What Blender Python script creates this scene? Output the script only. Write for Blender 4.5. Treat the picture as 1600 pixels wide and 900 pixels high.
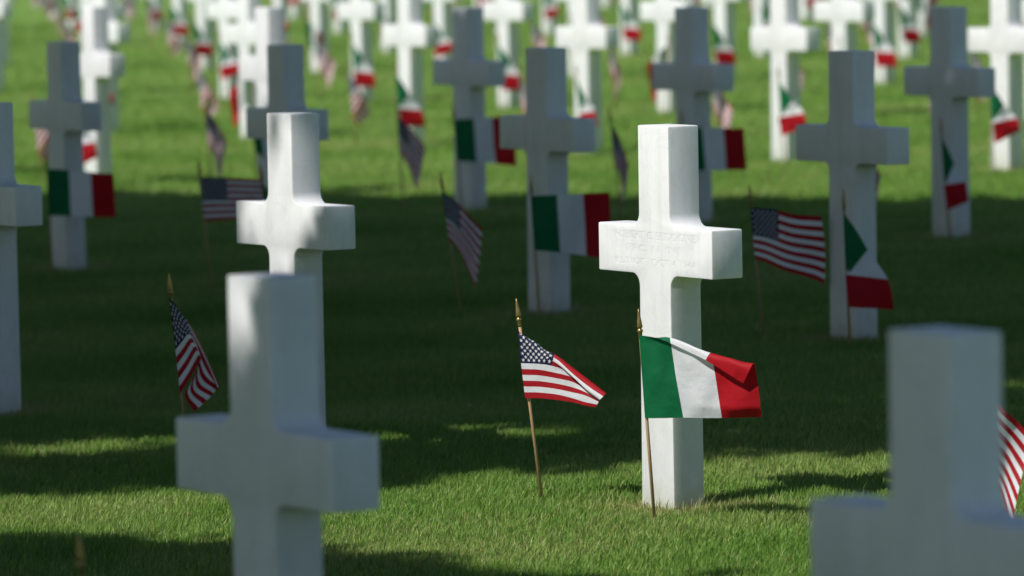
import bpy, bmesh, math, random
import numpy as np
from mathutils import Vector, Matrix

for o in list(bpy.data.objects):
    bpy.data.objects.remove(o, do_unlink=True)
scene = bpy.context.scene
COL = scene.collection
random.seed(11)
rng = np.random.default_rng(7)

# ------------------------------------------------------------------ camera
CAM_H = 1.6725
PITCH, ROLL = 0.0702, 0.0172
cam_d = bpy.data.cameras.new('camera')
cam = bpy.data.objects.new('camera', cam_d)
COL.objects.link(cam)
cam_d.sensor_width = 36.0
cam_d.lens = 8409.8 * 36.0 / 1600.0
cam_d.clip_start, cam_d.clip_end = 0.1, 2000.0
cam_d.dof.use_dof = True
cam_d.dof.focus_distance = 14.85
cam_d.dof.aperture_fstop = 4.4
cam.matrix_world = (Matrix.Translation((0, 0, CAM_H)) @ Matrix.Rotation(math.pi / 2 - PITCH, 4, 'X')
                    @ Matrix.Rotation(-ROLL, 4, 'Z'))
scene.camera = cam

# ------------------------------------------------------------------ sky, sun, exposure
SUN_EL, SUN_AZ = math.radians(50.0), math.radians(36.3)      # azimuth of light travel, from +X towards +Y
TRAVEL = Vector((math.cos(SUN_AZ) * math.cos(SUN_EL), math.sin(SUN_AZ) * math.cos(SUN_EL), -math.sin(SUN_EL)))
world = bpy.data.worlds.new('World')
scene.world = world
world.use_nodes = True
wn = world.node_tree
sky = wn.nodes.new('ShaderNodeTexSky')
sky.sky_type = 'NISHITA'
sky.sun_disc = False
sky.sun_elevation = SUN_EL
sky.ozone_density = 3.0
sky.dust_density = 0.6
sky.sun_rotation = math.atan2(-TRAVEL.x, -TRAVEL.y)
bg = wn.nodes['Background']
wn.links.new(sky.outputs['Color'], bg.inputs['Color'])
bg.inputs['Strength'].default_value = 0.074
sun_d = bpy.data.lights.new('sun', 'SUN')
sun_d.energy = 4.9
sun_d.angle = math.radians(0.53)
sun_d.color = (1.0, 0.97, 0.93)
sun = bpy.data.objects.new('sun', sun_d)
COL.objects.link(sun)
sun.rotation_euler = TRAVEL.to_track_quat('-Z', 'Y').to_euler()
sun.location = (-20, -10, 40)
vs = scene.view_settings
vs.view_transform = 'Standard'
vs.look = 'None'
vs.exposure = 0.2
vs.gamma = 1.0
vs.use_curve_mapping = False
scene.cycles.use_denoising = True
scene.cycles.use_adaptive_sampling = True
scene.cycles.adaptive_threshold = 0.02
scene.cycles.max_bounces = 5
scene.cycles.diffuse_bounces = 3
scene.cycles.glossy_bounces = 2
scene.cycles.transmission_bounces = 3
scene.cycles.transparent_max_bounces = 8

# ------------------------------------------------------------------ material helpers
def new_mat(name):
    m = bpy.data.materials.new(name)
    m.use_nodes = True
    nt = m.node_tree
    return m, nt, nt.nodes['Principled BSDF'], nt.nodes['Material Output']

def node(nt, typ, **kw):
    n = nt.nodes.new(typ)
    for k, v in kw.items():
        if k in n.inputs.keys():
            n.inputs[k].default_value = v
        else:
            setattr(n, k, v)
    return n

def ramp(nt, fac, stops):
    r = nt.nodes.new('ShaderNodeValToRGB')
    while len(r.color_ramp.elements) < len(stops):
        r.color_ramp.elements.new(0.5)
    for e, (p, c) in zip(r.color_ramp.elements, stops):
        e.position = p
        e.color = (*c, 1.0)
    nt.links.new(fac, r.inputs['Fac'])
    return r.outputs['Color']

def mixc(nt, fac, a, b, blend='MIX'):
    m = nt.nodes.new('ShaderNodeMix')
    m.data_type = 'RGBA'
    m.blend_type = blend
    for sock, v in (('Factor', fac), ('A', a), ('B', b)):
        s = [i for i in m.inputs if i.name == sock and i.type in (('VALUE',) if sock == 'Factor' else ('RGBA',))][0]
        if isinstance(v, (int, float)):
            s.default_value = v
        elif isinstance(v, tuple):
            s.default_value = (*v, 1.0)
        else:
            nt.links.new(v, s)
    return [o for o in m.outputs if o.type == 'RGBA'][0]

def marble_material():
    m, nt, b, out = new_mat('white_marble')
    L = nt.links.new
    tc = node(nt, 'ShaderNodeTexCoord')
    oi = node(nt, 'ShaderNodeObjectInfo')
    off = node(nt, 'ShaderNodeVectorMath', operation='MULTIPLY_ADD')
    L(oi.outputs['Random'], off.inputs[0])
    off.inputs[1].default_value = (37.0, 19.0, 53.0)
    L(tc.outputs['Object'], off.inputs[2])
    n1 = node(nt, 'ShaderNodeTexNoise', Scale=3.2, Detail=8.0, Roughness=0.62, Distortion=1.2)
    L(off.outputs[0], n1.inputs['Vector'])
    c = ramp(nt, n1.outputs['Fac'], [(0.30, (0.64, 0.645, 0.65)), (0.52, (0.705, 0.708, 0.71)), (0.75, (0.73, 0.732, 0.73))])
    nv = node(nt, 'ShaderNodeTexNoise', Scale=5.5, Detail=6.0, Roughness=0.55, Distortion=2.2)
    L(off.outputs[0], nv.inputs['Vector'])
    vein = ramp(nt, nv.outputs['Fac'], [(0.475, (0, 0, 0)), (0.5, (0.24, 0.24, 0.24)), (0.525, (0, 0, 0))])
    c = mixc(nt, vein, c, (0.50, 0.51, 0.52))
    # weathering streaks, long in z
    mp = node(nt, 'ShaderNodeMapping')
    mp.inputs['Scale'].default_value = (30.0, 30.0, 2.2)
    L(off.outputs[0], mp.inputs['Vector'])
    n2 = node(nt, 'ShaderNodeTexNoise', Scale=1.0, Detail=5.0, Roughness=0.6)
    L(mp.outputs[0], n2.inputs['Vector'])
    st = ramp(nt, n2.outputs['Fac'], [(0.42, (0, 0, 0)), (0.72, (0.42, 0.42, 0.42))])
    c = mixc(nt, st, c, (0.56, 0.57, 0.54))
    # soil splash at the foot
    sp = node(nt, 'ShaderNodeSeparateXYZ')
    L(tc.outputs['Object'], sp.inputs[0])
    n3 = node(nt, 'ShaderNodeTexNoise', Scale=22.0, Detail=4.0)
    L(off.outputs[0], n3.inputs['Vector'])
    ad = node(nt, 'ShaderNodeMath', operation='MULTIPLY_ADD')
    L(n3.outputs['Fac'], ad.inputs[0])
    ad.inputs[1].default_value = 0.14
    L(sp.outputs['Z'], ad.inputs[2])
    foot = ramp(nt, ad.outputs[0], [(0.05, (0.75, 0.75, 0.75)), (0.17, (0, 0, 0))])
    c = mixc(nt, foot, c, (0.42, 0.43, 0.32))
    L(c, b.inputs['Base Color'])
    rr = node(nt, 'ShaderNodeMapRange')
    rr.inputs['To Min'].default_value = 0.38
    rr.inputs['To Max'].default_value = 0.6
    L(n1.outputs['Fac'], rr.inputs['Value'])
    L(rr.outputs[0], b.inputs['Roughness'])
    b.inputs['Specular IOR Level'].default_value = 0.35
    b.inputs['Subsurface Weight'].default_value = 0.5
    b.inputs['Subsurface Radius'].default_value = (1.0, 0.95, 0.85)
    b.inputs['Subsurface Scale'].default_value = 0.014
    bp = node(nt, 'ShaderNodeBump', Strength=0.12, Distance=0.002)
    n4 = node(nt, 'ShaderNodeTexNoise', Scale=260.0, Detail=3.0)
    L(off.outputs[0], n4.inputs['Vector'])
    L(n4.outputs['Fac'], bp.inputs['Height'])
    L(bp.outputs[0], b.inputs['Normal'])
    return m

def cloth_material(name, col, var=0.85):
    m, nt, b, out = new_mat(name)
    L = nt.links.new
    tc = node(nt, 'ShaderNodeTexCoord')
    n1 = node(nt, 'ShaderNodeTexNoise', Scale=22.0, Detail=5.0)
    L(tc.outputs['Object'], n1.inputs['Vector'])
    c = ramp(nt, n1.outputs['Fac'], [(0.3, tuple(v * var for v in col)), (0.7, col)])
    L(c, b.inputs['Base Color'])
    b.inputs['Roughness'].default_value = 0.62
    b.inputs['Specular IOR Level'].default_value = 0.2
    # wrinkles
    n2 = node(nt, 'ShaderNodeTexNoise', Scale=17.0, Detail=4.0, Distortion=0.2)
    L(tc.outputs['Object'], n2.inputs['Vector'])
    bp = node(nt, 'ShaderNodeBump', Strength=0.6, Distance=0.008)
    L(n2.outputs['Fac'], bp.inputs['Height'])
    L(bp.outputs[0], b.inputs['Normal'])
    tr = node(nt, 'ShaderNodeBsdfTranslucent')
    L(c, tr.inputs['Color'])
    mx = node(nt, 'ShaderNodeMixShader')
    mx.inputs[0].default_value = 0.32
    L(b.outputs[0], mx.inputs[1])
    L(tr.outputs[0], mx.inputs[2])
    L(mx.outputs[0], out.inputs['Surface'])
    return m

def plain_material(name, col, rough=0.6, metal=0.0, var=0.7, scale=40.0, stretch=(1, 1, 1)):
    m, nt, b, out = new_mat(name)
    L = nt.links.new
    tc = node(nt, 'ShaderNodeTexCoord')
    mp = node(nt, 'ShaderNodeMapping')
    mp.inputs['Scale'].default_value = stretch
    L(tc.outputs['Object'], mp.inputs['Vector'])
    n1 = node(nt, 'ShaderNodeTexNoise', Scale=scale, Detail=5.0)
    L(mp.outputs[0], n1.inputs['Vector'])
    c = ramp(nt, n1.outputs['Fac'], [(0.3, tuple(v * var for v in col)), (0.7, col)])
    L(c, b.inputs['Base Color'])
    b.inputs['Roughness'].default_value = rough
    b.inputs['Metallic'].default_value = metal
    return m

GRASS_A = (0.098, 0.222, 0.022)
GRASS_B = (0.165, 0.290, 0.050)
GRASS_C = (0.250, 0.335, 0.090)
STRAW = (0.42, 0.34, 0.16)

def grass_noise_color(nt):
    """large soft patches of colour shared by the ground sheet and the blades"""
    L = nt.links.new
    ge = node(nt, 'ShaderNodeNewGeometry')
    mp = node(nt, 'ShaderNodeMapping')
    mp.inputs['Scale'].default_value = (0.55, 0.8, 0.0)
    L(ge.outputs['Position'], mp.inputs['Vector'])
    n1 = node(nt, 'ShaderNodeTexNoise', Scale=1.1, Detail=6.0, Roughness=0.6)
    L(mp.outputs[0], n1.inputs['Vector'])
    return ge, ramp(nt, n1.outputs['Fac'], [(0.32, GRASS_A), (0.5, GRASS_B), (0.70, GRASS_C)])

def ground_material():
    m, nt, b, out = new_mat('lawn_ground')
    L = nt.links.new
    ge, c = grass_noise_color(nt)
    n2 = node(nt, 'ShaderNodeTexNoise', Scale=45.0, Detail=6.0, Roughness=0.7)
    L(ge.outputs['Position'], n2.inputs['Vector'])
    f = ramp(nt, n2.outputs['Fac'], [(0.35, (0.55, 0.55, 0.55)), (0.65, (1.1, 1.1, 1.1))])
    c = mixc(nt, 1.0, c, f, 'MULTIPLY')
    L(c, b.inputs['Base Color'])
    b.inputs['Roughness'].default_value = 0.8
    b.inputs['Specular IOR Level'].default_value = 0.15
    bp = node(nt, 'ShaderNodeBump', Strength=0.6, Distance=0.02)
    L(n2.outputs['Fac'], bp.inputs['Height'])
    L(bp.outputs[0], b.inputs['Normal'])
    return m

def blade_material():
    m, nt, b, out = new_mat('grass_blades')
    L = nt.links.new
    ge, c = grass_noise_color(nt)
    at = node(nt, 'ShaderNodeAttribute', attribute_name='rnd')
    v = ramp(nt, at.outputs['Fac'], [(0.0, (0.55, 0.62, 0.5)), (0.5, (1.0, 1.0, 1.0)), (1.0, (1.65, 1.45, 1.5))])
    c = mixc(nt, 1.0, c, v, 'MULTIPLY')
    dr = node(nt, 'ShaderNodeAttribute', attribute_name='dry')
    c = mixc(nt, dr.outputs['Fac'], c, STRAW)
    L(c, b.inputs['Base Color'])
    b.inputs['Roughness'].default_value = 0.48
    b.inputs['Specular IOR Level'].default_value = 0.3
    tr = node(nt, 'ShaderNodeBsdfTranslucent')
    L(c, tr.inputs['Color'])
    mx = node(nt, 'ShaderNodeMixShader')
    mx.inputs[0].default_value = 0.3
    L(b.outputs[0], mx.inputs[1])
    L(tr.outputs[0], mx.inputs[2])
    L(mx.outputs[0], out.inputs['Surface'])
    return m

MARBLE = marble_material()
M_GREEN = cloth_material('flag_green_cloth', (0.004, 0.140, 0.050))
M_WHITE = cloth_material('flag_white_cloth', (0.74, 0.74, 0.76), 0.93)
M_RED = cloth_material('flag_red_cloth', (0.44, 0.007, 0.014))
M_USRED = cloth_material('stripe_red_cloth', (0.40, 0.010, 0.018))
M_NAVY = cloth_material('canton_navy_cloth', (0.012, 0.016, 0.055))
M_WOOD = plain_material('staff_wood', (0.42, 0.27, 0.13), 0.55, 0.0, 0.65, 30.0, (1, 1, 0.1))
M_GOLD = plain_material('finial_gold', (0.36, 0.25, 0.08), 0.38, 0.75, 0.7, 60.0)
M_BARK = plain_material('bark', (0.14, 0.10, 0.07), 0.9, 0.0, 0.4, 8.0, (1, 1, 0.25))
M_LEAF = plain_material('tree_leaf', (0.06, 0.10, 0.025), 0.6, 0.0, 0.5, 1.5)
M_DEADLEAF = plain_material('dead_leaf', (0.45, 0.36, 0.22), 0.7, 0.0, 0.6, 60.0)
M_YELLOWLEAF = plain_material('yellow_leaf', (0.55, 0.42, 0.05), 0.6, 0.0, 0.7, 60.0)
M_STALK = plain_material('grass_stalk', (0.36, 0.38, 0.16), 0.5, 0.0, 0.8, 60.0)

# ------------------------------------------------------------------ object helpers
def tag(o, label=None, cat=None, group=None, kind=None):
    for k, v in (('label', label), ('category', cat), ('group', group), ('kind', kind)):
        if v:
            o[k] = v
    return o

def add(name, me, parent=None, mats=()):
    for mt in mats:
        me.materials.append(mt)
    o = bpy.data.objects.new(name, me)
    COL.objects.link(o)
    if parent is not None:
        o.parent = parent
    return o

def empty(name, loc):
    o = bpy.data.objects.new(name, None)
    o.empty_display_size = 0.1
    COL.objects.link(o)
    o.location = loc
    return o

MX, MY, GX, GY = 0.4379, 14.824, 0.0242, 0.0079
def gz(x, y):
    return GX * (x - MX) + GY * (y - MY)

# ------------------------------------------------------------------ ground
def build_ground():
    bm = bmesh.new()
    xs = [-500, -120, -40, -15, -6, 0, 6, 15, 40, 120, 500]
    ys = [-300, -60, -15, 0, 10, 18, 28, 45, 75, 120, 250, 900]
    vg = [[bm.verts.new((x, y, gz(x, y))) for x in xs] for y in ys]
    for a in range(len(ys) - 1):
        for b in range(len(xs) - 1):
            bm.faces.new((vg[a][b], vg[a][b + 1], vg[a + 1][b + 1], vg[a + 1][b]))
    me = bpy.data.meshes.new('lawn')
    bm.to_mesh(me)
    bm.free()
    o = add('lawn', me, None, [ground_material()])
    tag(o, 'green mown lawn of the cemetery, half in tree shade', None, None, 'structure')
build_ground()

# ------------------------------------------------------------------ headstone lattice (rows run away to the left)
def lattice(i, j):
    x = MX - 1.1062 * i + 0.8519 * j - 0.0252 * j * j + 0.0012 * i * i - 0.0111 * i * j
    y = MY + 0.06 + 1.7166 * i + 5.0147 * j + 0.0177 * i * i
    ax, ay = -1.1062 + 0.0024 * i - 0.0111 * j, 1.7166 + 0.0354 * i
    n = math.hypot(ax, ay)
    return x, y, ax / n, ay / n           # position and unit arm direction (towards far-left end)

def image_xy(x, y, z):                    # used only to decide which stones are in view and to word labels
    Z = z - CAM_H
    c, s = math.cos(PITCH), math.sin(PITCH)
    d = y * c - Z * s
    u = y * s + Z * c
    px, py = 8409.8 * x / d, -8409.8 * u / d
    cr, sr = math.cos(ROLL), math.sin(ROLL)
    return 800 + px * cr + py * sr, 450 - px * sr + py * cr

H_TOP, A_LO, A_HI, ARM, HW, HD, FIL = 1.07, 0.658, 0.792, 0.281, 0.0755, 0.051, 0.036

def cross_mesh():
    """outline of a Latin cross with filleted inner corners, given real depth and softened edges"""
    pts = []
    wb = HW + 0.006
    def arc(cx, cz, a0, a1, n=6):
        return [(cx + FIL * math.cos(math.radians(a0 + (a1 - a0) * k / n)), cz + FIL * math.sin(math.radians(a0 + (a1 - a0) * k / n))) for k in range(n + 1)]
    right = [(wb, -0.2)]
    right += arc(HW + FIL + 0.001, A_LO - FIL, 180, 90)
    right += [(ARM, A_LO), (ARM, A_HI)]
    right += arc(HW + FIL, A_HI + FIL, 270, 180)
    right += [(HW, H_TOP)]
    left = [(-x, z) for x, z in reversed(right)]
    pts = right + left
    bm = bmesh.new()
    fv = [bm.verts.new((x, -HD, z)) for x, z in pts]
    bv = [bm.verts.new((x, HD, z)) for x, z in pts]
    n = len(pts)
    bm.faces.new(list(reversed(fv)))
    bm.faces.new(bv)
    for k in range(n):
        bm.faces.new((fv[k], fv[(k + 1) % n], bv[(k + 1) % n], bv[k]))
    bmesh.ops.recalc_face_normals(bm, faces=bm.faces)
    edges = [e for e in bm.edges if len(e.link_faces) == 2 and e.calc_face_angle(0) > 0.9]
    bmesh.ops.bevel(bm, geom=edges, offset=0.0045, segments=2, affect='EDGES', profile=0.6, clamp_overlap=True)
    me = bpy.data.meshes.new('headstone_cross')
    bm.to_mesh(me)
    bm.free()
    return me

def smooth_by_angle(me, ang=35):
    me.polygons.foreach_set('use_smooth', [True] * len(me.polygons))
    bm = bmesh.new()
    bm.from_mesh(me)
    for e in bm.edges:
        e.smooth = not (len(e.link_faces) == 2 and e.calc_face_angle(0) > math.radians(ang))
    bm.to_mesh(me)
    bm.free()

CROSS = cross_mesh()
smooth_by_angle(CROSS)
CROSS.materials.append(MARBLE)

def engraved_cross():
    """the nearest sunlit stone carries three carved lines on the front of its arms"""
    base = bpy.data.objects.new('tmp_cross', CROSS.copy())
    COL.objects.link(base)
    cutters = []
    for txt, size, zc, width in (('ROBERT C BEDOONE', 0.032, 0.763, 0.40), ('PFC 11 INF', 0.028, 0.727, 0.27), ('ILLINOIS  OCT 4 1944', 0.028, 0.690, 0.40)):
        cu = bpy.data.curves.new('txt', 'FONT')
        cu.body = txt
        cu.size = size
        cu.align_x, cu.align_y = 'CENTER', 'CENTER'
        cu.extrude = 0.004
        cu.resolution_u = 2
        t = bpy.data.objects.new('txt', cu)
        COL.objects.link(t)
        bpy.context.view_layer.update()
        t.scale = (width / max(t.dimensions.x, 1e-4), 1, 1)
        t.rotation_euler = (math.pi / 2, 0, 0)
        t.location = (0, -HD - 0.0033, zc)
        bpy.context.view_layer.update()
        dg = bpy.context.evaluated_depsgraph_get()
        me = bpy.data.meshes.new_from_object(t.evaluated_get(dg))
        me.transform(t.matrix_world)
        c = bpy.data.objects.new('cut', me)
        COL.objects.link(c)
        bpy.data.objects.remove(t, do_unlink=True)
        md = base.modifiers.new('b', 'BOOLEAN')
        md.object = c
        md.operation = 'DIFFERENCE'
        md.solver = 'EXACT'
        md.use_self = True
        cutters.append(c)
    bpy.context.view_layer.update()
    dg = bpy.context.evaluated_depsgraph_get()
    me = bpy.data.meshes.new_from_object(base.evaluated_get(dg))
    for c in cutters + [base]:
        bpy.data.objects.remove(c, do_unlink=True)
    ok = len(me.polygons) > 400
    me.materials.clear()
    me.materials.append(MARBLE)
    for p in me.polygons:
        p.material_index = 0
    bm = bmesh.new()
    bm.from_mesh(me)
    zs = [v.co.z for v in bm.verts]
    ok = ok and max(zs) > 1.06 and min(zs) < -0.19
    bm.free()
    if not ok:
        return CROSS
    smooth_by_angle(me)
    me.name = 'engraved_cross'
    return me

ORD = ['', 'first', 'second', 'third', 'fourth', 'fifth', 'sixth', 'seventh', 'eighth', 'ninth', 'tenth', 'eleventh', 'twelfth', 'thirteenth', 'fourteenth']
STONES = {}
for j in range(-1, 13):
    for i in range(-3, 14):
        x, y, ax, ay = lattice(i, j)
        if y < 7.5 or y > 84:
            continue
        bx, by = image_xy(x, y, gz(x, y))
        if j == -1 and i not in (0, -1):
            continue
        if by < -4 or not (-150 < bx < (1850 if j == 0 else 1720)):
            continue
        STONES[(i, j)] = (x, y, ax, ay, bx, by)
# order along each row, counted from the near right-hand end among those in the frame
RANK = {}
for j in range(-1, 13):
    row = sorted([k for k in STONES if k[1] == j], key=lambda k: k[0])
    for n, k in enumerate(row):
        RANK[k] = n + 1

def where(i, j):
    r = RANK[(i, j)]
    if j <= 0:
        row = 'the row of the engraved cross'
    elif j == 1:
        row = 'first diagonal row behind engraved cross'
    else:
        row = '%s diagonal row behind engraved cross' % ORD[j]
    return '%s from right in %s' % (ORD[r], row)

NEAR = {
    (0, 0): ('white marble cross in full sun with carved lettering, between two small flags', 'the engraved cross'),
    (1, 0): ('pale half-lit marble cross standing behind the blurred left foreground cross', 'the half-lit cross behind the left foreground cross'),
    (2, 0): ('shaded grey marble cross cut off by the left edge of the picture', 'the cross cut off at the left edge'),
    (0, -1): ('large blurred foreground marble cross at left with dappled light', 'the left foreground cross'),
    (-1, -1): ('largest blurred shaded marble cross in the bottom right corner', 'the bottom right foreground cross'),
    (-1, 0): ('white marble cross just beyond the right edge behind the biggest foreground cross', 'the cross just beyond the right edge'),
    (0, 1): ('grey shaded marble cross right of the engraved cross with drooping tricolour flag', 'the shaded cross right of the engraved cross'),
    (1, 1): ('grey shaded marble cross just left of the engraved cross top, flying tricolour before it', 'the shaded cross left of the engraved cross'),
    (2, 1): ('grey shaded marble cross half hidden behind the pale half-lit cross', 'the shaded cross behind the pale half-lit cross'),
    (3, 1): ('grey shaded marble cross near left edge, tricolour flag across its foot', 'the shaded cross near the left edge'),
    (0, 2): ('grey shaded marble cross near right edge on the edge of the shade', 'the shaded cross near the right edge'),
    (1, 2): ('grey shaded marble cross peeping out directly behind the engraved cross', 'the shaded cross directly behind the engraved cross'),
    (2, 2): ('grey marble cross at the shade edge, left of centre, flying tricolour below its arms', 'the cross at the shade edge left of centre'),
}
def beside(i, j):
    return NEAR[(i, j)][1] if (i, j) in NEAR else 'cross ' + where(i, j)

r2 = random.Random(5)
for (i, j), (x, y, ax, ay, bx, by) in STONES.items():
    me = engraved_cross() if (i, j) == (0, 0) else CROSS
    o = add('headstone_cross', me)
    o.location = (x, y, gz(x, y))
    yaw = math.atan2(-ay, -ax)                 # local +X points to the near right end
    o.rotation_euler = (r2.uniform(-0.004, 0.004), r2.uniform(-0.004, 0.004), yaw + r2.uniform(-0.012, 0.012))
    if (i, j) in NEAR:
        lab = NEAR[(i, j)][0]
    else:
        lab = 'blurred %s marble cross, %s' % ('sunlit white' if by < 300 else 'shaded grey', where(i, j))
    tag(o, lab, 'headstone', 'marble crosses of the cemetery')

# ------------------------------------------------------------------ flags
def hermite(xs, P, t):
    """P: (n, ...) values at xs; smooth interpolation at t (array)"""
    xs = np.asarray(xs, float)
    P = np.asarray(P, float)
    n = len(xs)
    m = np.zeros_like(P)
    for k in range(n):
        a, b = max(0, k - 1), min(n - 1, k + 1)
        m[k] = (P[b] - P[a]) / (xs[b] - xs[a])
    t = np.asarray(t, float)
    k = np.clip(np.searchsorted(xs, t, side='right') - 1, 0, n - 2)
    h = xs[k + 1] - xs[k]
    s = (t - xs[k]) / h
    sh = (len(t),) + (1,) * (P.ndim - 1)
    s, h = s.reshape(sh), h.reshape(sh)
    return ((2 * s**3 - 3 * s**2 + 1) * P[k] + (s**3 - 2 * s**2 + s) * h * m[k]
            + (-2 * s**3 + 3 * s**2) * P[k + 1] + (s**3 - s**2) * h * m[k + 1])

def surface(ucols, ctrl, us, ls):
    """ctrl[ncol][14][3] -> points [len(us)][len(ls)][3]; l counts stripe lines 0..13"""
    C = hermite(ucols, ctrl, us)                       # (U,14,3)
    R = hermite(np.arange(14), np.swapaxes(C, 0, 1), ls)   # (L,U,3)
    return np.swapaxes(R, 0, 1)

def wrinkle(G, us, ls, amp, seed):
    r = np.random.default_rng(seed)
    d = np.zeros((len(us), len(ls)))
    for _ in range(12):
        a, b = r.uniform(3, 26), r.uniform(-1.1, 1.1)
        d += np.sin(a * us[:, None] + b * ls[None, :] + r.uniform(0, 6.3)) * r.uniform(0.3, 1) / (1 + 0.06 * a)
    G[..., 1] += amp * d * np.minimum(1.0, us * 4)[:, None]
    return G

US_NU, SUB = 20, 2
def us_cloth(ucols, ctrl, name, amp=0.0012, seed=1, stars=True):
    us = np.linspace(0, 1, US_NU + 1)
    ls = np.linspace(0, 13, 13 * SUB + 1)
    G = wrinkle(surface(ucols, ctrl, us, ls), us, ls, amp, seed)
    nl = len(ls)
    verts = G.reshape(-1, 3)
    faces, mi = [], []
    for a in range(US_NU):
        for b in range(nl - 1):
            faces.append((a * nl + b, (a + 1) * nl + b, (a + 1) * nl + b + 1, a * nl + b + 1))
            stripe = b // SUB
            mi.append(2 if (a < US_NU * 0.4 and stripe < 7) else (0 if stripe % 2 == 0 else 1))
    me = bpy.data.meshes.new(name)
    me.from_pydata([tuple(v) for v in verts], [], faces)
    for mt in (M_USRED, M_WHITE, M_NAVY):
        me.materials.append(mt)
    me.polygons.foreach_set('material_index', mi)
    me.polygons.foreach_set('use_smooth', [True] * len(faces))
    if not stars:
        return me, None
    sv, sf = [], []
    e = 1e-3
    for row in range(9):
        n = 6 if row % 2 == 0 else 5
        for c in range(n):
            u0 = 0.4 * ((2 * c + 1 + (row % 2)) / 12.0)
            l0 = 7.0 * (row + 1) / 10.0
            uu, ll = [], []
            for k in range(10):
                rad = 1.0 if k % 2 == 0 else 0.42
                a = math.pi / 2 + k * math.pi / 5
                uu.append(u0 + 0.0225 * rad * math.cos(a))
                ll.append(l0 - 0.46 * rad * math.sin(a))
            uu.append(u0)
            ll.append(l0)
            uu, ll = np.clip(np.array(uu), 0, 1), np.clip(np.array(ll), 0, 13)
            P = np.array([wrinkle(surface(ucols, ctrl, np.array([u]), np.array([l])), np.array([u]), np.array([l]), amp, seed)[0, 0] for u, l in zip(uu, ll)])
            nrm = np.cross(P[2] - P[10], P[0] - P[10])
            for k in (4, 6, 8):
                nrm = nrm + np.cross(P[k] - P[10], P[k - 2] - P[10])
            nrm = nrm / (np.linalg.norm(nrm) + 1e-12)
            for sgn in (1, -1):
                b0 = len(sv)
                sv += [tuple(p + nrm * 0.0009 * sgn) for p in P]
                for k in range(10):
                    sf.append((b0 + 10, b0 + k, b0 + (k + 1) % 10))
    ms = bpy.data.meshes.new(name + '_stars')
    ms.from_pydata(sv, [], sf)
    ms.materials.append(M_WHITE)
    return me, ms

def it_cloth(ucols, ctrl, name, amp=0.0015, seed=1):
    nu = 24
    us = np.linspace(0, 1, nu + 1)
    ls = np.linspace(0, 13, 27)
    G = wrinkle(surface(ucols, ctrl, us, ls), us, ls, amp, seed)
    nl = len(ls)
    faces, mi = [], []
    for a in range(nu):
        for b in range(nl - 1):
            faces.append((a * nl + b, (a + 1) * nl + b, (a + 1) * nl + b + 1, a * nl + b + 1))
            mi.append(a * 3 // nu)
    me = bpy.data.meshes.new(name)
    me.from_pydata([tuple(v) for v in G.reshape(-1, 3)], [], faces)
    for mt in (M_GREEN, M_WHITE, M_RED):
        me.materials.append(mt)
    me.polygons.foreach_set('material_index', mi)
    me.polygons.foreach_set('use_smooth', [True] * len(faces))
    return me, None

def resample(col):
    """col: list of (line, x, z, depth) -> 14 rows of (x, depth, z)"""
    col = np.array(col, float)
    l = np.arange(14)
    return np.stack([np.interp(l, col[:, 0], col[:, 1]), np.interp(l, col[:, 0], col[:, 3]), np.interp(l, col[:, 0], col[:, 2])], 1)

def staff_x(base, S, py):
    """x of the leaning staff at that height"""
    return -STAFF_LEAN * (base[1] - py) / S

STAFF_LEAN = 0.105
def measured(cols, base, S, turn=0.0):
    """columns measured off one flag, in units of 1/S metre relative to the foot of its staff"""
    out = []
    cr, sr = math.cos(ROLL), math.sin(ROLL)
    for col in cols:
        c2 = []
        for l, px, py, d in col:
            dx, dy = px - base[0], py - base[1]
            lx = (dx * cr - dy * sr) / S
            sx = lx - staff_x(base, S, py)
            c2.append((l, lx, -(dx * sr + dy * cr) / S, d - turn * max(0.0, sx)))
        out.append(resample(c2))
    return np.array(out)

def staff_tip(base, tip, S):
    cr, sr = math.cos(ROLL), math.sin(ROLL)
    dx, dy = tip[0] - base[0], tip[1] - base[1]
    return Vector(((dx * cr - dy * sr) / S, 0, -(dx * sr + dy * cr) / S))

def parametric(top_z, w, h, dtop, dbot, ripple, waves, phase, swing=0.0, gather=0.0, leanx=0.0):
    """a cloth hung from the staff: dtop, dbot = droop of upper and lower threads (degrees)"""
    uc = np.linspace(0, 1, 9)
    ctrl = np.zeros((9, 14, 3))
    for a, u in enumerate(uc):
        for l in range(14):
            v = l / 13.0
            dl = math.radians(dtop + (dbot - dtop) * v) * (1 - 0.35 * (1 - u) * (1 - u))
            run = w * u
            x = run * math.cos(dl) * (1 - 0.10 * gather)
            z = top_z - v * h - run * math.sin(dl)
            yv = ripple * math.sin(2 * math.pi * waves * u + phase + 2.1 * v) * min(1, 1.6 * u)
            yv += gather * 0.035 * math.sin(5.0 * v + phase) * u
            ctrl[a, l] = (leanx * (z) + x * math.cos(swing) - yv * math.sin(swing) - 0.004, -0.006 + x * math.sin(swing) + yv * math.cos(swing), z)
    return uc, ctrl

def tube(bm, p0, p1, r0, r1, n=8):
    p0, p1 = Vector(p0), Vector(p1)
    q = (p1 - p0).to_track_quat('Z', 'Y')
    rings = []
    for p, r in ((p0, r0), (p1, r1)):
        rings.append([bm.verts.new(p + q @ Vector((r * math.cos(2 * math.pi * k / n), r * math.sin(2 * math.pi * k / n), 0))) for k in range(n)])
    for k in range(n):
        f = bm.faces.new((rings[0][k], rings[0][(k + 1) % n], rings[1][(k + 1) % n], rings[1][k]))
        f.smooth = True
    bm.faces.new(rings[1])
    bm.faces.new(list(reversed(rings[0])))

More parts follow.
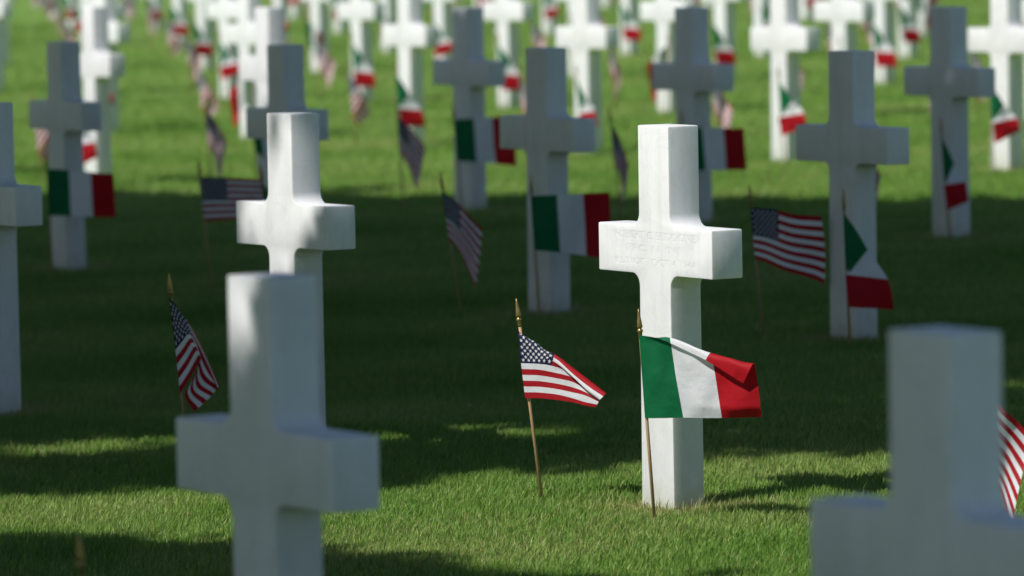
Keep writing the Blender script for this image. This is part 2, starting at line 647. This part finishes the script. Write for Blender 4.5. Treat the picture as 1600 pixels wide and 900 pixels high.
def staff_mesh(tip):
    bm = bmesh.new()
    ax = tip.normalized()
    tube(bm, ax * -0.06, tip - ax * 0.066, 0.0050, 0.0045, 10)
    me = bpy.data.meshes.new('staff')
    bm.to_mesh(me)
    bm.free()
    me.materials.append(M_WOOD)
    return me

def finial_mesh(tip):
    prof = [(0.0006, 0.0), (0.0030, -0.012), (0.0062, -0.036), (0.0080, -0.050), (0.0076, -0.0525), (0.0038, -0.054), (0.0050, -0.0555), (0.0080, -0.060), (0.0082, -0.063), (0.0055, -0.068), (0.0052, -0.078), (0.0050, -0.082)]
    bm = bmesh.new()
    q = tip.normalized().to_track_quat('Z', 'Y')
    n = 12
    rings = []
    for r, z in prof:
        rings.append([bm.verts.new(tip + q @ Vector((r * math.cos(2 * math.pi * k / n), r * math.sin(2 * math.pi * k / n), z))) for k in range(n)])
    for a in range(len(rings) - 1):
        for k in range(n):
            f = bm.faces.new((rings[a + 1][k], rings[a + 1][(k + 1) % n], rings[a][(k + 1) % n], rings[a][k]))
            f.smooth = True
    bm.faces.new(rings[0])
    bm.faces.new(list(reversed(rings[-1])))
    bmesh.ops.recalc_face_normals(bm, faces=bm.faces)
    me = bpy.data.meshes.new('finial')
    bm.to_mesh(me)
    bm.free()
    me.materials.append(M_GOLD)
    return me

class FlagKind:
    def __init__(self, name, cloth, tip):
        self.name = name
        self.cloth, self.stars = cloth
        self.staff, self.finial = staff_mesh(tip), finial_mesh(tip)

def place_flag(k, loc, rot, label, group):
    e = empty(k.name, loc)
    e.rotation_euler = rot
    add('staff', k.staff, e)
    add('finial', k.finial, e)
    c = add('cloth', k.cloth, e)
    if k.stars:
        s = add('stars', k.stars, c)
        tag(s, None, None, None, 'stuff')
    tag(e, label, 'flag', group)
    return e

G_US = 'small American flags on sticks'
G_IT = 'small Italian flags on sticks'

# --- the three sharp flags, measured
S0 = 8409.8 / 15.15
b = (848, 787)
def uscol(u, pts):
    return pts
us_main_u = [0, 0.1, 0.2, 0.4, 0.6, 0.8, 1.0]
us_main = [
    [(0, 808.5, 513, -.008), (7, 814, 565, -.008), (13, 820.5, 620, -.008)],
    [(0, 822, 527, .008), (1, 822.5, 523.5, -.004), (2, 823, 530, -.010), (7, 827, 565, -.012), (13, 833.5, 619.5, -.012)],
    [(0, 836, 544, .018), (1, 836.5, 537, .012), (2, 837, 531, 0.0), (3, 837, 536.5, -.008), (7, 839, 564.7, -.014), (13, 846, 619, -.014)],
    [(0, 862, 572, .030), (2, 864, 560, .024), (3, 865, 552, .014), (4, 865.5, 548.5, .002), (5, 865, 553.5, -.006), (6, 863.5, 559, -.008), (7, 862, 567, -.006), (8, 864, 577, -.008), (13, 874, 620.5, -.010)],
    [(0, 893, 590, .036), (3, 896, 575, .022), (4, 897, 570, .004), (5, 895.5, 578.5, -.010), (6, 893, 581.5, -.014), (7, 893.5, 577, .004), (8, 894, 584, .002), (9, 894.5, 591, .000), (10, 895, 599.5, -.002), (11, 896, 607.5, -.004), (12, 897, 617, -.006), (13, 898, 623.3, -.006)],
    [(0, 918, 606, .036), (3, 921, 593, .022), (4, 922, 588, .004), (5, 919.5, 596.5, -.010), (6, 916, 602, -.016), (7, 917, 598, .004), (8, 917, 600, .006), (9, 916, 602.5, .004), (10, 915, 606, -.002), (11, 914, 611, -.004), (12, 913, 621, -.006), (13, 912, 626.5, -.006)],
    [(0, 938, 618, .030), (3, 944, 609, .018), (4, 946, 605.5, .004), (5, 941.5, 610.5, -.008), (6, 936, 616, -.014), (7, 937, 613, .004), (9, 936.5, 615, .006), (10, 936, 617.5, -.002), (11, 934.5, 619.5, -.004), (12, 932.5, 624, -.006), (13, 930, 628.5, -.006)],
]
kind = FlagKind('american_flag', us_cloth(us_main_u, measured(us_main, b, S0, 0.65), 'us_cloth_main', 0.0008, 3), staff_tip(b, (806.5, 463), S0))
place_flag(kind, (0.076, 15.15, gz(0.076, 15.15)), (0, 0, 0), 'sharp sunlit American flag on a leaning stick, left of the engraved cross', G_US)

S0 = 8409.8 / 14.55
b = (1023, 821)
it_u = [0, 0.05, 0.17, 0.333, 0.5, 0.667, 0.83, 1.0]
it_main = [
    [(0, 997.5, 521, -.001), (13, 1007, 651, -.001)],
    [(0, 1004, 520.5, -.012), (13, 1014, 650.5, -.012)],
    [(0, 1022, 522.5, -.016), (.4, 1022, 519.8, -.010), (1.2, 1022.5, 525, -.008), (7, 1029, 585, -.016), (13, 1037, 649, -.008)],
    [(0, 1045.5, 530, -.022), (.5, 1045, 523, -.022), (.9, 1044.5, 520.5, -.016), (1.4, 1045.5, 525, -.008), (7, 1054.5, 585, -.004), (13, 1066, 647.3, -.002)],
    [(0, 1072, 541.5, -.026), (.8, 1074, 532, -.026), (1.2, 1075, 529.5, -.018), (1.8, 1076.5, 535, -.008), (7, 1085, 587, -.012), (11, 1092, 628, -.012), (13, 1096, 646, -.002)],
    [(0, 1099, 553.5, -.030), (1.2, 1104.5, 543, -.030), (1.7, 1107, 540, -.020), (2.4, 1109, 546, -.008), (7, 1116, 588, -.004), (11, 1122, 628, -.010), (13, 1125, 644.5, .004)],
    [(0, 1128, 570, -.034), (1.8, 1137, 552, -.036), (2.5, 1139.5, 546, -.022), (3.2, 1142, 553, -.006), (7, 1148, 592, -.014), (11, 1153, 628, -.016), (13, 1156, 642.5, .008)],
    [(0, 1156, 587, -.034), (2.8, 1168, 558.5, -.038), (3.6, 1172, 552, -.022), (4.4, 1174, 558, -.004), (8, 1180, 596, -.004), (11, 1183, 624, .000), (13, 1185.5, 640, .016)],
]
kind = FlagKind('italian_flag', it_cloth(it_u, measured(it_main, b, S0, 0.60), 'it_cloth_main', 0.0036, 4), staff_tip(b, (996.5, 479), S0))
place_flag(kind, (0.377, 14.543, gz(0.377, 14.543)), (0, 0, 0), 'sharp sunlit Italian flag spread in front of the engraved cross', G_IT)

S0 = 8409.8 / 16.755
b = (295, 715)
us3_u = [0, 0.14, 0.28, 0.45, 0.7, 1.0]
us3 = [
    [(0, 265.5, 463, -.006), (7, 275, 545, -.006), (13, 282, 614, -.006)],
    [(0, 274, 472, -.010), (7, 285.5, 532, -.018), (13, 299, 588, -.020)],
    [(0, 284, 487, -.010), (4, 293, 508, -.020), (7, 297, 519, -.022), (13, 316, 557, -.024)],
    [(0, 297, 505, .004), (4, 303, 522, .000), (7, 308, 540, .000), (10, 312, 562, .006), (13, 303, 590, .012)],
    [(0, 318, 545, .010), (4, 321, 560, .006), (6, 318, 580, .004), (9, 306, 600, .014), (13, 289, 618, .018)],
    [(0, 343.5, 601, .006), (3, 339, 606, .002), (6, 342, 604, .006), (9, 330, 619, .012), (13, 304, 643, .016)],
]
kind = FlagKind('american_flag', us_cloth(us3_u, measured(us3, b, S0), 'us_cloth_bunched', 0.0008, 9), staff_tip(b, (264.5, 424), S0))
US_BUNCHED = kind
place_flag(kind, (-1.02, 16.755, gz(-1.02, 16.755)), (0, 0, 0), 'shaded American flag hanging in folds, left of the blurred left foreground cross', G_US)

# --- the other flags: hung cloths in several states of wind
TIP = Vector((0, 0, 0.585))
TZ = 0.498
def usk(n, *a, **k):
    return FlagKind('american_flag', us_cloth(*parametric(TZ, 0.30 if a[0] < 30 else 0.225, 0.195, *a, **k), 'us_cloth_' + n, 0.002, hash(n) % 97 if False else len(n) * 7 + ord(n[0])), TIP)
def itk(n, *a, **k):
    return FlagKind('italian_flag', it_cloth(*parametric(TZ, 0.31 if a[0] < 30 else 0.225, 0.215, *a, **k), 'it_cloth_' + n, 0.002, len(n) * 5 + ord(n[-1])), TIP)
def folded_italian(n, xs=1.0, drop=1.0, tilt=0.0, seed=1):
    """slack tricolour whose fly end has swung down and back to the staff"""
    U = [0, 0.17, 0.333, 0.5, 0.667, 0.83, 1.0]
    #        top edge x, drop         bottom edge x, drop      depth top, bottom
    T = [((0.0, 0.0), (0.0, 0.205), (0, 0)),
         ((0.045, 0.068), (0.012, 0.212), (-.012, -.010)),
         ((0.083, 0.140), (0.014, 0.220), (-.004, -.022)),
         ((0.120, 0.198), (0.004, 0.222), (.010, -.030)),
         ((0.152, 0.252), (-0.002, 0.226), (.000, -.034)),
         ((0.164, 0.310), (0.002, 0.285), (-.014, -.030)),
         ((0.168, 0.362), (0.006, 0.345), (-.004, -.034))]
    ctrl = []
    for k, ((tx, tz), (bx_, bz), (d0, d1)) in enumerate(T):
        col = []
        for l in (0, 3, 6, 9, 13):
            v = l / 13
            w_ = 0.010 * math.sin(3.1 * v * 2 + seed + k * 0.8) * U[k]
            x_ = (tx + (bx_ - tx) * v) * xs
            z_ = tz + (bz - tz) * v - tilt * x_ * U[k]
            col.append((l, x_ - 0.004, TZ - z_ * drop, -0.006 + d0 + (d1 - d0) * v + w_))
        ctrl.append(resample(col))
    return FlagKind('italian_flag', it_cloth(U, np.array(ctrl), 'it_cloth_' + n, 0.0016, seed), TIP)

US = {
    'flying': usk('flying', 8, 20, 0.026, 1.0, 0.4, swing=-0.55),
    'breeze': usk('breeze', 8, 4, 0.014, 1.0, 2.2, swing=0.4),
    'droop': usk('droop', 50, 68, 0.016, 1.2, 1.0, gather=0.4),
    'slack': usk('slack', 58, 76, 0.020, 1.4, 2.0, gather=0.6),
    'hang': usk('hang', 70, 84, 0.020, 1.6, 0.2, gather=0.6),
}
IT = {
    'flying': itk('flying', 6, 4, 0.016, 0.9, 0.3),
    'wave': itk('wave', 1, 10, 0.034, 1.15, 1.9),
    'droop': itk('droop', 44, 64, 0.018, 0.9, 0.8, gather=0.4),
    'slack': itk('slack', 54, 74, 0.020, 1.2, 2.4, gather=0.6),
    'hang': itk('hang', 70, 84, 0.020, 1.5, 1.1, gather=0.6),
    'fold': folded_italian('fold', 1.0, 1.0, 0.0, 1),
    'tuck': folded_italian('tuck', 0.62, 1.0, 0.5, 5),
    'swung': folded_italian('swung', 0.95, 0.95, 0.45, 8),
}
US['bunched'] = US_BUNCHED
STYLE_US = {(4, 3): 'bunched', (3, 3): 'bunched', (1, 3): 'slack', (0, 1): 'flying', (1, 1): 'droop', (2, 1): 'breeze', (3, 1): 'hang', (1, 2): 'hang', (2, 2): 'droop', (0, 2): 'hang', (3, 2): 'slack', (0, -1): 'slack'}
STYLE_IT = {(0, 1): 'fold', (1, 1): 'wave', (2, 1): 'hang', (3, 1): 'flying', (1, 2): 'flying', (2, 2): 'wave', (0, 2): 'tuck', (3, 3): 'fold', (1, 0): 'hang', (2, 0): 'hang', (0, 3): 'swung', (1, 3): 'swung', (4, 3): 'droop', (2, 4): 'droop', (3, 4): 'fold', (4, 4): 'fold', (2, 3): 'tuck', (1, 5): 'fold'}
SPIN = {(4, 3, 'it'): math.pi - 0.3, (2, 4, 'it'): math.pi + 0.2}
LEAN = {(1, 1, 'us'): -0.125, (0, 1, 'us'): -0.075, (1, 1, 'it'): -0.045, (0, 1, 'it'): -0.03, (3, 1, 'it'): -0.02}
r3 = random.Random(21)
def flag_spot(i, j, along, out):
    x, y, ax, ay = lattice(i, j)
    return x + along * ax + out * -ay, y + along * ay + out * ax

STATE = {'flying': 'stretched out', 'breeze': 'stretched out', 'wave': 'rippling', 'droop': 'drooping', 'slack': 'drooping', 'hang': 'limp', 'fold': 'folded drooping', 'tuck': 'limp', 'swung': 'drooping', 'bunched': 'limp'}
flags = [k for k in STONES]
for (i, j) in flags:
    for nat in ('us', 'it'):
        jx, jy = r3.uniform(-0.03, 0.03), r3.uniform(-0.03, 0.03)
        lean, lean2 = -math.radians(r3.uniform(2.5, 6.5)), math.radians(r3.uniform(-3, 3))
        spin = r3.uniform(-0.35, 0.35)
        if j <= 2:
            jx = jy = 0.0
        jx += {(0, 1, 'us'): -0.06, (0, 3, 'it'): 0.17}.get((i, j, nat), 0.0)
        st = r3.choice(['droop', 'slack', 'bunched', 'hang'] if nat == 'us' else ['fold', 'swung', 'tuck', 'droop'])
        spin, lean = SPIN.get((i, j, nat), spin), LEAN.get((i, j, nat), lean)
        if (i, j) == (0, 0) or ((i, j) == (1, 0) and nat == 'us') or (j == -1 and nat == 'it') or (i, j) == (-1, -1):
            continue
        if nat == 'us':
            st = STYLE_US.get((i, j), st)
            x, y = flag_spot(i, j, 0.385 + jx, 0.18 + jy)
            k, grp, nm = US[st], G_US, 'American'
        else:
            st = STYLE_IT.get((i, j), st)
            x, y = flag_spot(i, j, -0.285 + jx, 0.23 + jy)
            k, grp, nm = IT[st], G_IT, 'Italian'
        if st == 'bunched':
            lean *= 0.1
        if st in ('flying', 'breeze', 'wave'):
            spin *= 0.4
        if (i, j) == (-1, 0) and nat == 'us':
            lab = 'limp American flag half hidden behind the bottom right foreground cross'
        else:
            lab = '%s %s flag by %s' % (STATE[st], nm, beside(i, j))
        place_flag(k, (x, y, gz(x, y)), (lean2, lean, spin), lab, grp)

# ------------------------------------------------------------------ trees outside the frame that throw the shade
SUNPOOL = [(-4, 14.75), (-1.4, 14.73), (-0.75, 14.40), (-0.3, 13.9), (0.3, 13.2), (1.5, 12.2), (1.8, 10.9), (3, 10), (9, 9.5), (9, 16.2), (1.12, 16.07), (0.57, 16.15), (0.28, 16.0), (0.05, 16.1), (-0.2, 15.92), (-0.38, 15.66), (-1.0, 15.95), (-1.53, 15.9), (-4, 15.9)]
def inside(poly, X, Y):
    r = np.zeros(len(X), bool)
    n = len(poly)
    for k in range(n):
        x1, y1 = poly[k]
        x2, y2 = poly[(k + 1) % n]
        c = ((y1 > Y) != (y2 > Y)) & (X < (x2 - x1) * (Y - y1) / ((y2 - y1) or 1e-9) + x1)
        r ^= c
    return r

def lit_zone(X, Y):
    w = 0.10 * np.sin(5.1 * X + 1.3) + 0.07 * np.sin(11.7 * X + 0.4)
    z = inside(SUNPOOL, X, Y + w * 0.6)
    z |= inside([(-3, 16.74), (-1.6, 16.76), (-1.06, 16.90), (-0.8, 17.1), (-1.1, 17.40), (-1.65, 17.28), (-3, 17.28)], X, Y + w * 0.3)
    z |= (Y > 29.3 - 0.80 * X + 1.5 * w) & (X < 12)
    return z

def thin_zone(X, Y):
    z = ((X + 0.12) / 0.42) ** 2 + ((Y - 17.00) / 0.27) ** 2 < 1                        # thin foliage that half lights one cross
    return z

def dapple_zone(X, Y):                                                                   # soft light on the left foreground cross
    z = ((X - 0.14) / 0.15) ** 2 + ((Y - 10.37) / 0.15) ** 2 < 1
    z |= ((X + 0.09) / 0.09) ** 2 + ((Y - 10.36) / 0.08) ** 2 < 1
    return z

def landing(P, x, y):
    """where the sun ray through points P (local to a tree at x, y) reaches the lawn"""
    wz = P[:, 2] + gz(x, y)
    t = wz / -TRAVEL.z
    for _ in range(3):
        X, Y = P[:, 0] + x + TRAVEL.x * t, P[:, 1] + y + TRAVEL.y * t
        t = (wz - gz(X, Y)) / -TRAVEL.z
    return X, Y

def make_tree(x, y, height, crown_c, crown_r, n_leaf, seed, label):
    r = np.random.default_rng(seed)
    root = empty('shade_tree', (x, y, gz(x, y)))
    tag(root, label, 'tree', 'trees shading the graves')
    bm = bmesh.new()
    tube(bm, (0, 0, -0.2), (0.05, 0.02, 1.2), 0.30, 0.23, 12)
    tube(bm, (0.05, 0.02, 1.19), (0.0, 0.1, 3.2), 0.229, 0.18, 12)
    tube(bm, (0.0, 0.1, 3.19), (0.1, 0.0, crown_c[2]), 0.179, 0.10, 12)
    me = bpy.data.meshes.new('trunk')
    bm.to_mesh(me)
    bm.free()
    add('trunk', me, root, [M_BARK])
    bm = bmesh.new()
    for k in range(16):
        a = k * 2.399 + seed
        z0 = 2.8 + 0.22 * k
        e = Vector((crown_c[0] + crown_r[0] * 0.72 * math.cos(a), crown_c[1] + crown_r[1] * 0.72 * math.sin(a), z0 + 1.6 + 1.4 * r.random()))
        mid = Vector((0.05, 0.05, z0)).lerp(e, 0.5) + Vector((0, 0, 0.5))
        pts = np.array([Vector((0.05, 0.05, z0)).lerp(mid, t) for t in np.linspace(0, 1, 14)] + [mid.lerp(e, t) for t in np.linspace(0, 1, 14)])
        if lit_zone(*landing(pts, x, y)).any():
            continue
        tube(bm, (0.05, 0.05, z0), mid, 0.085, 0.055, 7)
        tube(bm, mid, e, 0.054, 0.015, 7)
    me = bpy.data.meshes.new('limbs')
    bm.to_mesh(me)
    bm.free()
    add('limbs', me, root, [M_BARK])
    # leaves in clumps through the crown volume
    nc = 750
    d = r.normal(size=(nc, 3))
    d /= np.linalg.norm(d, axis=1)[:, None]
    cen = d * (r.random(nc) ** 0.4)[:, None] * np.array(crown_r) + np.array(crown_c)
    which = r.integers(0, nc, n_leaf)
    P = cen[which] + r.normal(size=(n_leaf, 3)) * 0.5
    P = P[P[:, 2] > 2.5]
    # where the ray through a leaf reaches the grass; gaps in the foliage let the sun through
    X, Y = landing(P, x, y)
    lz = lit_zone(X + r.normal(0, 0.06, len(X)), Y + r.normal(0, 0.10, len(X)))
    P = P[~(lz | (dapple_zone(X, Y) & ((P[:, 2] < 7.5) | (r.random(len(P)) < 0.86))) | (thin_zone(X, Y) & ((P[:, 2] < 8.2) | (r.random(len(P)) < 0.89))))]
    n = len(P)
    s = r.uniform(0.15, 0.29, n)
    q = r.normal(size=(n, 3)); q /= np.linalg.norm(q, axis=1)[:, None]
    w = r.normal(size=(n, 3)); w -= (w * q).sum(1)[:, None] * q; w /= np.linalg.norm(w, axis=1)[:, None]
    A = P - q * s[:, None] * 0.5
    B = P + w * s[:, None] * 0.3
    C = P + q * s[:, None] * 0.5
    D = P - w * s[:, None] * 0.3
    V = np.stack([A, B, C, D], 1).reshape(-1, 3)
    me = bpy.data.meshes.new('crown')
    me.vertices.add(len(V))
    me.vertices.foreach_set('co', V.astype(np.float32).ravel())
    me.loops.add(4 * n)
    me.loops.foreach_set('vertex_index', np.arange(4 * n, dtype=np.int32))
    me.polygons.add(n)
    me.polygons.foreach_set('loop_start', np.arange(0, 4 * n, 4, dtype=np.int32))
    me.update(calc_edges=True)
    add('crown', me, root, [M_LEAF])

for n, (x, y, lab) in enumerate([
        (-5.5, 5.6, 'broad leafy tree standing outside the picture, beside the foreground crosses'),
        (-6.4, 13.6, 'broad leafy tree standing outside the picture, left of the engraved cross'),
        (-5.2, 20.3, 'broad leafy tree standing outside the picture, left of the shaded crosses'),
        (-9.5, 26.0, 'broad leafy tree standing outside the picture at the far end of the shade')]):
    make_tree(x, y, 10.5, (0.6, 0.3, 7.0), (5.2, 5.2, 3.3), 56000, 31 + n, lab)

# ------------------------------------------------------------------ grass blades
STALKS = []
def build_grass():
    NEAR_Z, D0, EXP = 16.6, 23000.0, 3.6
    ys = np.linspace(12.9, 72, 800)
    half = 0.0985 * ys + 1.0
    dens = np.where(ys < NEAR_Z, D0, D0 * (NEAR_Z / ys) ** EXP)
    w = dens * 2 * half
    dy = ys[1] - ys[0]
    total = int((w * dy).sum())
    cdf = np.cumsum(w); cdf /= cdf[-1]
    Y = np.interp(rng.random(total), cdf, ys)
    X = (rng.random(total) * 2 - 1) * (0.0985 * Y + 1.0)
    # a few uncut stalks standing above the rest
    for sx, sy in ((0.208, 16.02), (0.222, 16.03), (0.235, 16.0), (0.888, 16.2), (0.90, 16.22), (0.965, 14.93), (0.98, 14.94), (-0.86, 15.35), (-0.83, 15.3), (-1.12, 15.7)):
        q = rng.integers(0, total)
        X[q], Y[q] = sx, sy
        STALKS.append(q)
    # tufty height pattern
    hn = (np.sin(3.1 * X + 1.7 * Y) + np.sin(7.3 * X - 4.1 * Y + 1) + np.sin(13.1 * X + 9.7 * Y + 2)) / 3
    h = rng.uniform(0.018, 0.036, total) * (1 + 0.22 * hn)
    big = np.maximum(1.0, (Y / NEAR_Z)) ** 1.0
    wd = rng.uniform(0.0019, 0.0034, total) * big ** 1.15
    h *= big ** 0.35
    tall = rng.random(total) < 0.004
    h[tall] *= 1.6
    h[STALKS] = rng.uniform(0.055, 0.08, len(STALKS))
    rnd = np.clip(rng.normal(0.45, 0.22, total), 0, 1)
    dry = np.where(rng.random(total) < 0.05, rng.uniform(0.4, 0.9, total), 0.0)
    # trodden straw at the foot of the stones, and a mown-short ring
    for (i, j), st in STONES.items():
        sx, sy, ax, ay = st[:4]
        if sy > 30 or sy < 11:
            continue
        dx, dyv = X - sx, Y - sy
        u = dx * ax + dyv * ay
        v = dx * ay - dyv * ax
        d = np.maximum(np.abs(u) - 0.08, 0) ** 2 + np.maximum(np.abs(v) - 0.05, 0) ** 2
        k = np.exp(-d / 0.024)
        near = rng.random(total) < k * 0.85
        dry = np.where(near, np.maximum(dry, rng.uniform(0.35, 0.9, total)), dry)
        h = h * (1 - 0.22 * k)
        h = np.where((d < 0.0012) & (rng.random(total) < 0.3), h * 1.7, h)
        ins = (np.abs(u) < 0.075) & (np.abs(v) < 0.045)
        h = np.where(ins, 0.004, h)
    pn = np.sin(1.3 * X + 0.8 * Y) * np.sin(0.9 * X - 1.9 * Y + 0.6)
    dry = np.where((pn > 0.45) & (rng.random(total) < 0.16), np.maximum(dry, 0.55), dry)
    az = rng.random(total) * 2 * np.pi
    la = rng.random(total) * 2 * np.pi
    ln = h * np.abs(rng.normal(0.30, 0.24, total))
    cx, cy = np.cos(az) * wd / 2, np.sin(az) * wd / 2
    lx, ly = np.cos(la) * ln + 0.12 * h, np.sin(la) * ln
    Z0 = GX * (X - MX) + GY * (Y - MY) - 0.002
    near = Y < 17.6
    def sel(m):
        return [a[m] for a in (X, Y, Z0, h, cx, cy, lx, ly, rnd, dry)]
    x, y, z, hh, ux, uy, tx, ty, rn, dr = sel(near)
    n1 = len(x)
    V1 = np.stack([
        np.stack([x - ux, y - uy, z], 1), np.stack([x + ux, y + uy, z], 1),
        np.stack([x + ux * .8 + tx * .32, y + uy * .8 + ty * .32, z + hh * .6], 1),
        np.stack([x - ux * .8 + tx * .32, y - uy * .8 + ty * .32, z + hh * .6], 1),
        np.stack([x + tx, y + ty, z + hh], 1)], 1).reshape(-1, 3)
    b5 = np.arange(n1)[:, None] * 5
    T1 = np.concatenate([b5 + np.array([[0, 1, 2]]), b5 + np.array([[0, 2, 3]]), b5 + np.array([[3, 2, 4]])], 1).reshape(-1, 3)
    A1 = np.repeat(rn, 5), np.repeat(dr, 5)
    x, y, z, hh, ux, uy, tx, ty, rn, dr = sel(~near)
    n2 = len(x)
    V2 = np.stack([np.stack([x - ux, y - uy, z], 1), np.stack([x + ux, y + uy, z], 1), np.stack([x + tx, y + ty, z + hh], 1)], 1).reshape(-1, 3)
    T2 = np.arange(3 * n2).reshape(-1, 3) + len(V1)
    V = np.concatenate([V1, V2]).astype(np.float32)
    T = np.concatenate([T1, T2]).astype(np.int32)
    me = bpy.data.meshes.new('grass')
    me.vertices.add(len(V))
    me.vertices.foreach_set('co', V.ravel())
    me.loops.add(T.size)
    me.loops.foreach_set('vertex_index', T.ravel())
    me.polygons.add(len(T))
    me.polygons.foreach_set('loop_start', np.arange(0, T.size, 3, dtype=np.int32))
    me.update(calc_edges=False)
    for nm, a, bb in (('rnd', A1[0], rn), ('dry', A1[1], dr)):
        at = me.attributes.new(nm, 'FLOAT', 'POINT')
        at.data.foreach_set('value', np.concatenate([a, np.repeat(bb, 3)]).astype(np.float32))
    o = add('grass', me, None, [blade_material()])
    tag(o, 'short mown grass blades covering the cemetery lawn', 'grass', None, 'stuff')
    print('grass blades', n1, n2, 'tris', len(T), flush=True)
build_grass()

# ------------------------------------------------------------------ small things lying on the lawn
def leaf(x, y, size, rz, mat, label, name='fallen_leaf'):
    bm = bmesh.new()
    pr = [(-1.0, 0.0), (-0.6, 0.34), (0.0, 0.48), (0.55, 0.30), (1.0, 0.0)]
    up = [bm.verts.new((u * size / 2, w * size / 2, 0.25 * w * size + 0.03 * size * math.sin(3 * u))) for u, w in pr]
    lo = [up[0]] + [bm.verts.new((u * size / 2, -w * size / 2, 0.22 * w * size)) for u, w in pr[1:-1]] + [up[-1]]
    mid = [bm.verts.new((u * size / 2, 0, 0)) for u, w in pr[1:-1]]
    mid = [up[0]] + mid + [up[-1]]
    for k in range(4):
        for A, B in ((up, mid), (mid, lo)):
            vs_ = []
            for v in (A[k], A[k + 1], B[k + 1], B[k]):
                if v not in vs_:
                    vs_.append(v)
            if len(vs_) > 2:
                bm.faces.new(vs_)
    me = bpy.data.meshes.new(name)
    bm.to_mesh(me)
    bm.free()
    o = add(name, me, None, [mat])
    o.location = (x, y, gz(x, y) + 0.038)
    o.rotation_euler = (0.2, 0.1, rz)
    tag(o, label, 'leaf', 'fallen leaves on the lawn')

leaf(-1.472, 18.68, 0.022, 0.4, M_YELLOWLEAF, 'tiny yellow fallen leaf on shaded grass between the two left crosses')
leaf(-0.142, 17.63, 0.035, 1.2, M_DEADLEAF, 'small pale dead leaf on shaded grass left of the upright American flag')
